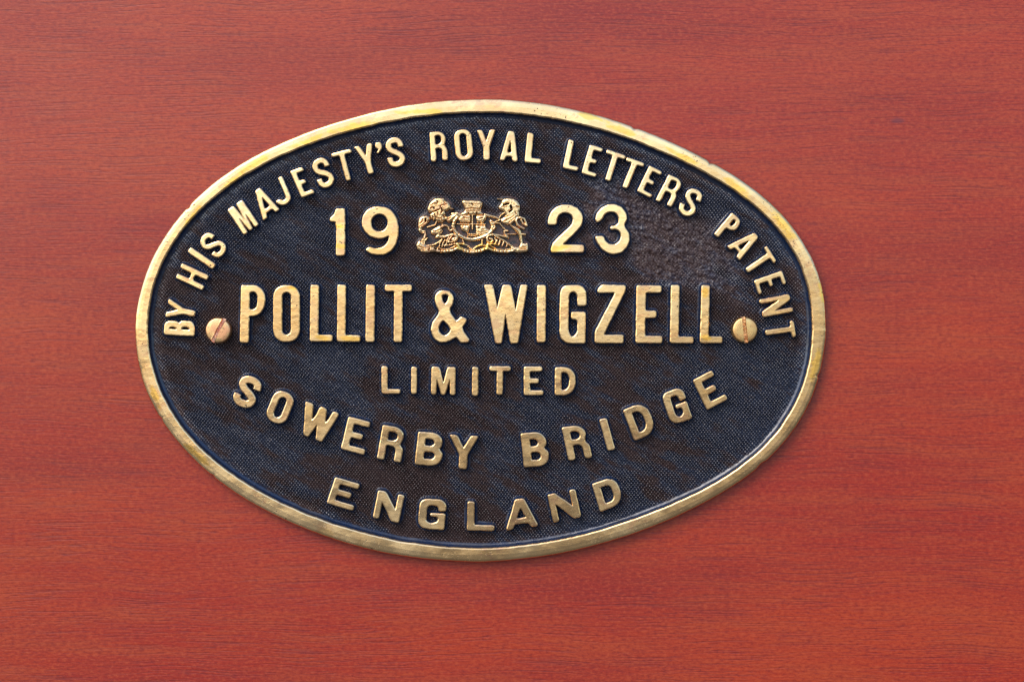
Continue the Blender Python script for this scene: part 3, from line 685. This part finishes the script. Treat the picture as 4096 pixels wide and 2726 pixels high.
def Lc(pts): return [fr("L", p) for p in pts]
def Cc(pts): return [fr("C", p) for p in pts]
P_, N_, X_ = 'poly', 'line', 'cut'
COMP = {
 "lion": [
  (P_, Lc([(620,345),(650,270),(700,200),(770,145),(850,125),(980,125),(1000,180),(1080,210),(1130,290),(1125,350),(1060,400),(1000,420),(1020,490),(960,520),(985,560),(1050,570),(1000,620),(940,670),(850,665),(800,600),(745,625),(735,570),(685,590),(690,520),(665,500),(720,450),(640,440),(620,380)])),
  (N_, Lc([(1120,350),(1190,360)]), 4),
  (P_, Lc([(410,765),(415,640),(440,570),(520,525),(600,520),(650,545),(665,600),(640,660),(590,710),(510,760),(490,820),(500,850),(570,840),(575,890),(585,960),(570,1030),(540,1090),(545,1140),(600,1180),(470,1190),(480,1060),(520,1000),(550,920),(440,900),(415,850),(420,800)])),
  (P_, Lc([(990,520),(1090,545),(1180,490),(1250,455),(1320,465),(1340,490),(1250,560),(1180,610),(1120,660),(1060,650),(1030,600)])),
  (N_, Lc([(950,720),(1050,740),(1090,775),(1090,820),(1130,850),(1165,830)]), 7),
  (P_, Lc([(690,860),(760,810),(870,750),(950,740),(1000,745),(930,800),(960,860),(920,900),(900,960),(1000,950),(1000,990),(950,1025),(860,1015),(780,1010),(830,940),(700,930)])),
  (N_, Lc([(610,775),(700,745),(790,715),(820,640)]), 4.5),
  (N_, Lc([(545,1150),(550,1080),(610,1020)]), 4),
  (X_, Lc([(690,275),(760,245),(835,240)]), 3), (X_, Lc([(680,355),(740,325),(770,360)]), 3.5), (X_, Lc([(740,430),(830,395),(880,375)]), 5),
  (X_, Lc([(770,480),(790,540),(820,565)]), 2.5), (X_, Lc([(840,565),(900,580),(940,550)]), 2.5), (X_, Lc([(840,440),(850,500)]), 3),
  (X_, Lc([(900,340),(905,295),(960,275),(1040,258)]), 3), (X_, Lc([(930,350),(945,420),(920,450)]), 4.5), (X_, Lc([(985,195),(1000,235)]), 2.5),
  (X_, Lc([(825,180),(850,225)]), 2.5), (X_, Lc([(880,620),(870,655)]), 2), (X_, Lc([(930,590),(945,640)]), 2.2), (X_, Lc([(720,520),(740,560)]), 2),
  (X_, Lc([(505,590),(495,650),(450,690)]), 3), (X_, Lc([(575,585),(570,640)]), 6), (X_, Lc([(420,775),(500,720),(590,650)]), 1.6), (X_, Lc([(460,860),(500,890),(550,880)]), 1.6),
  (X_, Lc([(1070,595),(1140,552)]), 2.8), (X_, Lc([(990,545),(1080,560)]), 1.8), (X_, Lc([(740,850),(800,870),(900,830),(960,770)]), 1.7), (X_, Lc([(840,890),(900,895),(930,860)]), 1.7), (X_, Lc([(520,1010),(510,1100),(520,1160)]), 1.8)],
 "leaf_scroll": [
  (P_, Lc([(960,975),(1100,930),(1180,912),(1250,925),(1290,960),(1300,1010),(1280,1070),(1240,1100),(1180,1095),(1150,1060),(1170,1015),(1210,1000),(1235,1010),(1230,980),(1190,960),(1120,975),(1060,1000),(960,1020)])),
  (N_, Lc([(1060,1100),(1100,1100),(1170,1100)]), 4), (N_, Lc([(880,1210),(890,1130),(930,1065)]), 4.2), (N_, Lc([(940,1210),(960,1130),(1010,1055)]), 4.2),
  (N_, Lc([(1000,1200),(1040,1150),(1050,1060),(1090,1000)]), 4.2), (N_, Lc([(1080,1110),(1110,1030),(1150,985)]), 4.2), (N_, Lc([(600,1190),(760,1165),(860,1110),(940,1045)]), 5),
  (N_, Lc([(960,1170),(1060,1180),(1180,1150)]), 3),
  (X_, Lc([(1195,1060),(1240,1040)]), 2)],
 "leaf_scroll.001": [
  (N_, Cc([(1760,850),(1680,832),(1600,812),(1520,800),(1440,815),(1408,860),(1420,910),(1470,930),(1505,905),(1495,872),(1462,868)]), 6.5),
  (N_, Cc([(1540,820),(1610,860),(1690,900),(1760,950),(1840,1005)]), 6), (N_, Cc([(1540,965),(1575,890)]), 5.5), (N_, Cc([(1600,975),(1625,905)]), 5.5), (N_, Cc([(1660,985),(1685,925)]), 5), (N_, Cc([(1730,995),(1745,950)]), 5), (N_, Cc([(1500,950),(1560,960)]), 4.5),
  (N_, Cc([(1540,860),(1560,910)]), 4.5)],
 "crown": [
  (P_, Cc([(1005,270),(1030,250),(1180,252),(1310,258),(1340,285),(1335,330),(1310,380),(1315,430),(1350,462),(1350,480),(1170,484),(1000,488),(985,462),(1035,440),(1060,400),(1040,340)])),
  (X_, Cc([(1085,385),(1180,375),(1300,387)]), 2.4), (X_, Cc([(1075,418),(1300,416)]), 1.6), (X_, Cc([(1108,448),(1112,470)]), 4), (X_, Cc([(1190,448),(1190,470)]), 2), (X_, Cc([(1245,448),(1245,470)]), 5.5), (X_, Cc([(1165,300),(1190,322)]), 3.5), (X_, Cc([(1050,300),(1320,305)]), .8)],
 "shield": [
  (N_, Cc([(930,520),(880,590),(862,670),(890,750),(960,815),(1070,868),(1180,885),(1290,862),(1400,820),(1480,750),(1510,670),(1480,590)]), 13),
  (P_, Cc([(990,490),(1135,490),(1140,600),(985,605),(950,560)])), (P_, Cc([(1250,500),(1400,490),(1400,540),(1350,610),(1250,600),(1235,530)])),
  (P_, Cc([(985,660),(1140,650),(1105,775),(1000,725)])), (P_, Cc([(1232,660),(1385,660),(1400,700),(1480,740),(1420,800),(1240,815)])),
  (N_, Cc([(930,631),(1390,633)]), 3.2), (N_, Cc([(1176,484),(1176,715)]), 4), (N_, Cc([(1100,792),(1230,792)]), 3), (N_, Cc([(1100,822),(1230,822)]), 2.4), (N_, Cc([(850,470),(930,460),(990,500)]), 11), (N_, Cc([(1380,480),(1450,500)]), 9),
  (N_, Cc([(1080,880),(1120,870),(1200,875),(1260,870)]), 6), (N_, Cc([(1510,620),(1545,680),(1520,710)]), 8),
  (X_, Cc([(985,545),(1120,535)]), 1.8), (X_, Cc([(1000,575),(1110,580)]), 1.8), (X_, Cc([(1030,510),(1060,525)]), 2.6), (X_, Cc([(1300,540),(1340,530)]), 4), (X_, Cc([(1330,570),(1300,595)]), 2),
  (X_, Cc([(1270,700),(1300,690)]), 5), (X_, Cc([(1330,720),(1370,715)]), 3), (X_, Cc([(1260,770),(1330,760),(1420,745)]), 2), (X_, Cc([(1280,800),(1380,785)]), 1.6), (X_, Cc([(1000,690),(1020,680)]), 2),
  (X_, Cc([(860,610),(920,600)]), 2.4), (X_, Cc([(850,655),(930,655)]), 1.8), (X_, Cc([(860,705),(930,700)]), 2.4), (X_, Cc([(1440,610),(1500,600)]), 2.6), (X_, Cc([(1440,655),(1540,650)]), 2), (X_, Cc([(1440,690),(1500,710)]), 2.4),
  (X_, Cc([(1030,800),(1040,830)]), 1.6), (X_, Cc([(1060,800),(1070,840)]), 1.6), (X_, Cc([(960,770),(950,800)]), 1.5)],
 "heraldic_beast": [
  (P_, Cc([(1650,265),(1700,225),(1760,215),(1850,225),(1910,260),(1945,320),(1945,400),(1930,440),(1935,500),(1900,520),(1850,590),(1800,640),(1740,640),(1690,620),(1650,600),(1640,570),(1680,530),(1720,490),(1700,450),(1680,420),(1620,390),(1600,360),(1650,300)])),
  (N_, Cc([(1590,225),(1660,232),(1700,240)]), 3),
  (P_, Cc([(1790,640),(1850,670),(1930,700),(1965,740),(1970,780),(2050,785),(2045,815),(1980,812),(1985,880),(2000,950),(2005,1005),(1945,1010),(1960,940),(1945,880),(1930,820),(1900,760),(1840,700)])),
  (N_, Cc([(1960,525),(1905,535),(1885,580),(1910,640),(1960,680),(2015,705)]), 8), (N_, Cc([(1960,525),(2020,545),(2045,600),(2060,655)]), 7.5), (N_, Cc([(1970,570),(1995,620),(2045,655)]), 7),
  (N_, Cc([(1750,740),(1692,745),(1700,790),(1725,812),(1750,838)]), 6), (N_, Cc([(1705,800),(1800,795),(1880,795)]), 3.6),
  (N_, Cc([(1400,480),(1470,500),(1550,520),(1610,545)]), 8), (N_, Cc([(1510,610),(1600,575),(1660,545)]), 3.6), (N_, Cc([(1600,550),(1640,485),(1705,440)]), 3.2), (N_, Cc([(1530,610),(1620,620),(1660,670),(1715,725)]), 5),
  (X_, Cc([(1690,320),(1760,300)]), 8), (X_, Cc([(1800,340),(1815,400),(1785,430)]), 8), (X_, Cc([(1650,350),(1740,350)]), 2), (X_, Cc([(1730,565),(1800,535),(1850,500)]), 2), (X_, Cc([(1770,610),(1830,560),(1860,530)]), 2),
  (X_, Cc([(1870,440),(1890,475)]), 2), (X_, Cc([(1700,520),(1760,500)]), 2.4), (X_, Cc([(1890,345),(1930,355)]), 3), (X_, Cc([(1680,590),(1740,570)]), 2.4), (X_, Cc([(1440,500),(1540,530)]), 2)],
 "motto_ribbon": [
  (N_, Cc([(600,1070),(720,1078),(850,1062),(930,1025),(1000,1045),(1080,1078),(1180,1092),(1300,1072),(1430,1025),(1500,1055),(1620,1078),(1760,1078),(1850,1060)]), 9.5),
  (N_, Cc([(880,950),(1000,952),(1090,975),(1160,1030),(1190,1042),(1240,1000),(1320,968),(1400,985),(1490,950)]), 6),
  (N_, Cc([(970,1000),(1060,1040),(1180,1062),(1300,1045),(1420,1000)]), 2.6), (N_, Cc([(1020,900),(1040,950)]), 4.5), (N_, Cc([(1335,890),(1330,960)]), 5),
  (N_, Cc([(930,960),(960,1020)]), 12), (N_, Cc([(1430,960),(1420,1015)]), 12),
  (N_, Cc([(610,1010),(700,1038),(800,1035),(900,985)]), 2.8), (N_, Cc([(1480,990),(1580,1040),(1700,1048),(1820,1030)]), 3.2),
  (P_, Cc([(262,980),(290,920),(330,905),(355,950),(440,985),(560,1000),(625,1040),(600,1078),(500,1085),(440,1100),(350,1085),(280,1040)])),
  (P_, Cc([(1800,1000),(1930,1008),(1965,950),(2075,945),(2080,1050),(2060,1080),(1900,1095),(1830,1070)])),
  (X_, Cc([(300,990),(380,1022),(470,1008),(540,1005)]), 1.8), (X_, Cc([(480,1025),(465,1062)]), 4), (X_, Cc([(560,1022),(590,1040)]), 6), (X_, Cc([(340,1050),(400,1055)]), 1.8),
  (X_, Cc([(1940,1018),(2050,1010)]), 2), (X_, Cc([(1950,1045),(2045,1035)]), 2)] +
  [(X_, Cc([(x, y - 16), (x + dx, y + 16)]), 2.6) for x, y, dx in ((660,1075,6),(700,1080,-4),(750,1078,5),(800,1072,-5),(870,1055,10),(1030,1062,6),(1080,1080,0),(1130,1085,8),(1220,1090,0),(1260,1082,4),(1310,1070,4),(1370,1050,8),(1520,1062,-5),(1560,1072,5),(1620,1080,-3),(1680,1082,5),(1740,1080,-4))],
}
def seg_d(px, py, a, b):
    ax, ay = a; bx, by = b; dx, dy = bx - ax, by - ay
    t = np.clip(((px - ax) * dx + (py - ay) * dy) / (dx * dx + dy * dy + 1e-9), 0, 1)
    return np.hypot(px - ax - t * dx, py - ay - t * dy)
def sdf_poly(px, py, pts):
    d = np.full(px.shape, 1e9); ins = np.zeros(px.shape, bool); n = len(pts)
    for i in range(n):
        a, b = pts[i], pts[(i + 1) % n]
        d = np.minimum(d, seg_d(px, py, a, b))
        c = (a[1] > py) != (b[1] > py)
        with np.errstate(divide='ignore', invalid='ignore'):
            xx = (b[0] - a[0]) * (py - a[1]) / (b[1] - a[1] + 1e-12) + a[0]
        ins ^= c & (px < xx)
    return np.where(ins, -d, d)
CL = {"lion": "lion standing at the left of the shield", "heraldic_beast": "maned beast standing at the right of the shield", "leaf_scroll": "curled leaf under the lion", "leaf_scroll.001": "curled leaf under the right-hand beast"}
for ci, (nm, shapes) in enumerate(COMP.items()):
    allp = np.array([p for s in shapes if s[0] != X_ for p in s[1]])
    x0, y0 = allp.min(0) - 9; x1, y1 = allp.max(0) + 9
    st = 1.0
    PX, PY = np.meshgrid(np.arange(x0, x1, st), np.arange(y0, y1, st))
    d = np.full(PX.shape, 1e9)
    for s in shapes:
        if s[0] == P_: d = np.minimum(d, sdf_poly(PX, PY, s[1]))
        elif s[0] == N_:
            dd = np.full(PX.shape, 1e9)
            for a, b in zip(s[1][:-1], s[1][1:]): dd = np.minimum(dd, seg_d(PX, PY, a, b))
            d = np.minimum(d, dd - s[2] / 2)
    cut = np.full(PX.shape, 1e9)
    for s in shapes:
        if s[0] == X_:
            for a, b in zip(s[1][:-1], s[1][1:]): cut = np.minimum(cut, seg_d(PX, PY, a, b) - s[2] / 2)
    d = d - 1.7; cut = cut + .55
    d2 = d + (vnoise(PX / 4, PY / 4, 40 + ci) - .5) * 1.2
    up = 1 / (1 + np.exp(d2 / .55))
    gv = 1 / (1 + np.exp(-cut / .45))
    dome = .84 + .16 * np.clip(-d / 9, 0, 1) ** .7
    base, top_ = .0004, TOP + .00005 + ci * .00001
    h = base + (top_ * dome - base) * up * (.30 + .70 * gv) + (vnoise(PX / 5, PY / 5, 60 + ci) - .5) * .00007 * up
    X = (PX - 2048) * S; Z = ZC + (1363 - PY) * S; Y = -(FIELD + h)
    k_ = d < 4.0
    keep = k_[:-1, :-1] & k_[1:, 1:] & k_[:-1, 1:] & k_[1:, :-1]
    c = allp.mean(0)
    o = grid_mesh(nm, X, Z, Y, keep, [CREST], attr=up * (.16 + .84 * gv), parent=crest, loc=w3(c[0], c[1], 0))
    if nm in CL: o["label"] = CL[nm]

# ------------------------------------------------------------------ the two screws
def screw(px, py, p0, p1, m_head, m_slot, label, r=53.0, sw=7.3):
    c = w3(px, py, 0)
    root = empty("screw", c)
    root["label"] = label; root["category"] = "screw"; root["group"] = "slotted screws fixing the plate"
    dx, dz = (p1[0] - p0[0]), -(p1[1] - p0[1]); L = math.hypot(dx, dz); ax = (dx / L, dz / L); ay = (-ax[1], ax[0])
    def W(u, v, h):   # u along the slot, v across, pixels
        return (c[0] + (ax[0] * u + ay[0] * v) * S, -(FIELD + h), c[2] + (ax[1] * u + ay[1] * v) * S)
    prof = [(r, -.0002), (r, .0014), (r * .985, .0022), (r * .95, .0029), (r * .91, .0034), (r * .875, .0036), (r * .85, .00364), (r * .55, .00368), (r * .28, .0037)]
    V, F, SM = [], [], []
    NA = 40
    for sgn in (1, -1):
        b0 = len(V)
        for rr, h in prof:
            a0 = math.asin(min(1, sw / rr))
            for i in range(NA + 1):
                a = a0 + (math.pi - 2 * a0) * i / NA
                V.append(W(rr * math.cos(a), sgn * rr * math.sin(a), h))
        for k in range(len(prof) - 1):
            for i in range(NA):
                q = (b0 + k*(NA+1) + i, b0 + k*(NA+1) + i + 1, b0 + (k+1)*(NA+1) + i + 1, b0 + (k+1)*(NA+1) + i)
                F.append(q if sgn > 0 else q[::-1]); SM.append(True)
        # close the innermost ring and the slot wall
        k = len(prof) - 1
        F.append(tuple(b0 + k*(NA+1) + i for i in range(NA + 1)) if sgn > 0 else tuple(b0 + k*(NA+1) + i for i in range(NA + 1))[::-1]); SM.append(False)
        wall = [b0 + k*(NA+1) for k in range(len(prof))] + [b0 + k*(NA+1) + NA for k in reversed(range(len(prof)))]
        F.append(tuple(wall) if sgn < 0 else tuple(wall[::-1])); SM.append(False)
    make_mesh("head", V, F, [m_head], None, SM, root, c)
    # slot floor: a shallow trough strip with turned-up burrs
    hs = .0015; n = 22; V, F = [], []
    for i in range(n + 1):
        u = -r * .985 + 2 * r * .985 * i / n
        for v, dh in ((-sw + .4, .0001), (-sw * .4, 0), (sw * .3, .00006), (sw - .4, .0001)):
            V.append(W(u, v, hs + dh + .00012 * rng.random()))
    for i in range(n):
        for j in range(3): F.append((i*4+j, i*4+j+1, (i+1)*4+j+1, (i+1)*4+j))
    b = len(V)
    for u in (-r * .985, r * .985):
        V += [W(u, -sw + .4, -.0002), W(u, sw - .4, -.0002)]
    F.append((0, 1, 2, 3, b + 1, b)); F.append((n*4+3, n*4+2, n*4+1, n*4, b + 2, b + 3))
    make_mesh("slot", V, F, [m_slot], None, None, root, c)
screw(873, 1320.5, (848, 1367), (896, 1273), SCREW_PINK, SLOT, "coppery round slotted screw left of POLLIT, its slot leaning to the right")
screw(2979, 1318.5, (2986, 1370), (2974, 1266), SCREW, SLOT_B, "golden round slotted screw right of WIGZELL, its slot nearly upright")

for o in bpy.data.objects:
    if "_w" in o: del o["_w"]
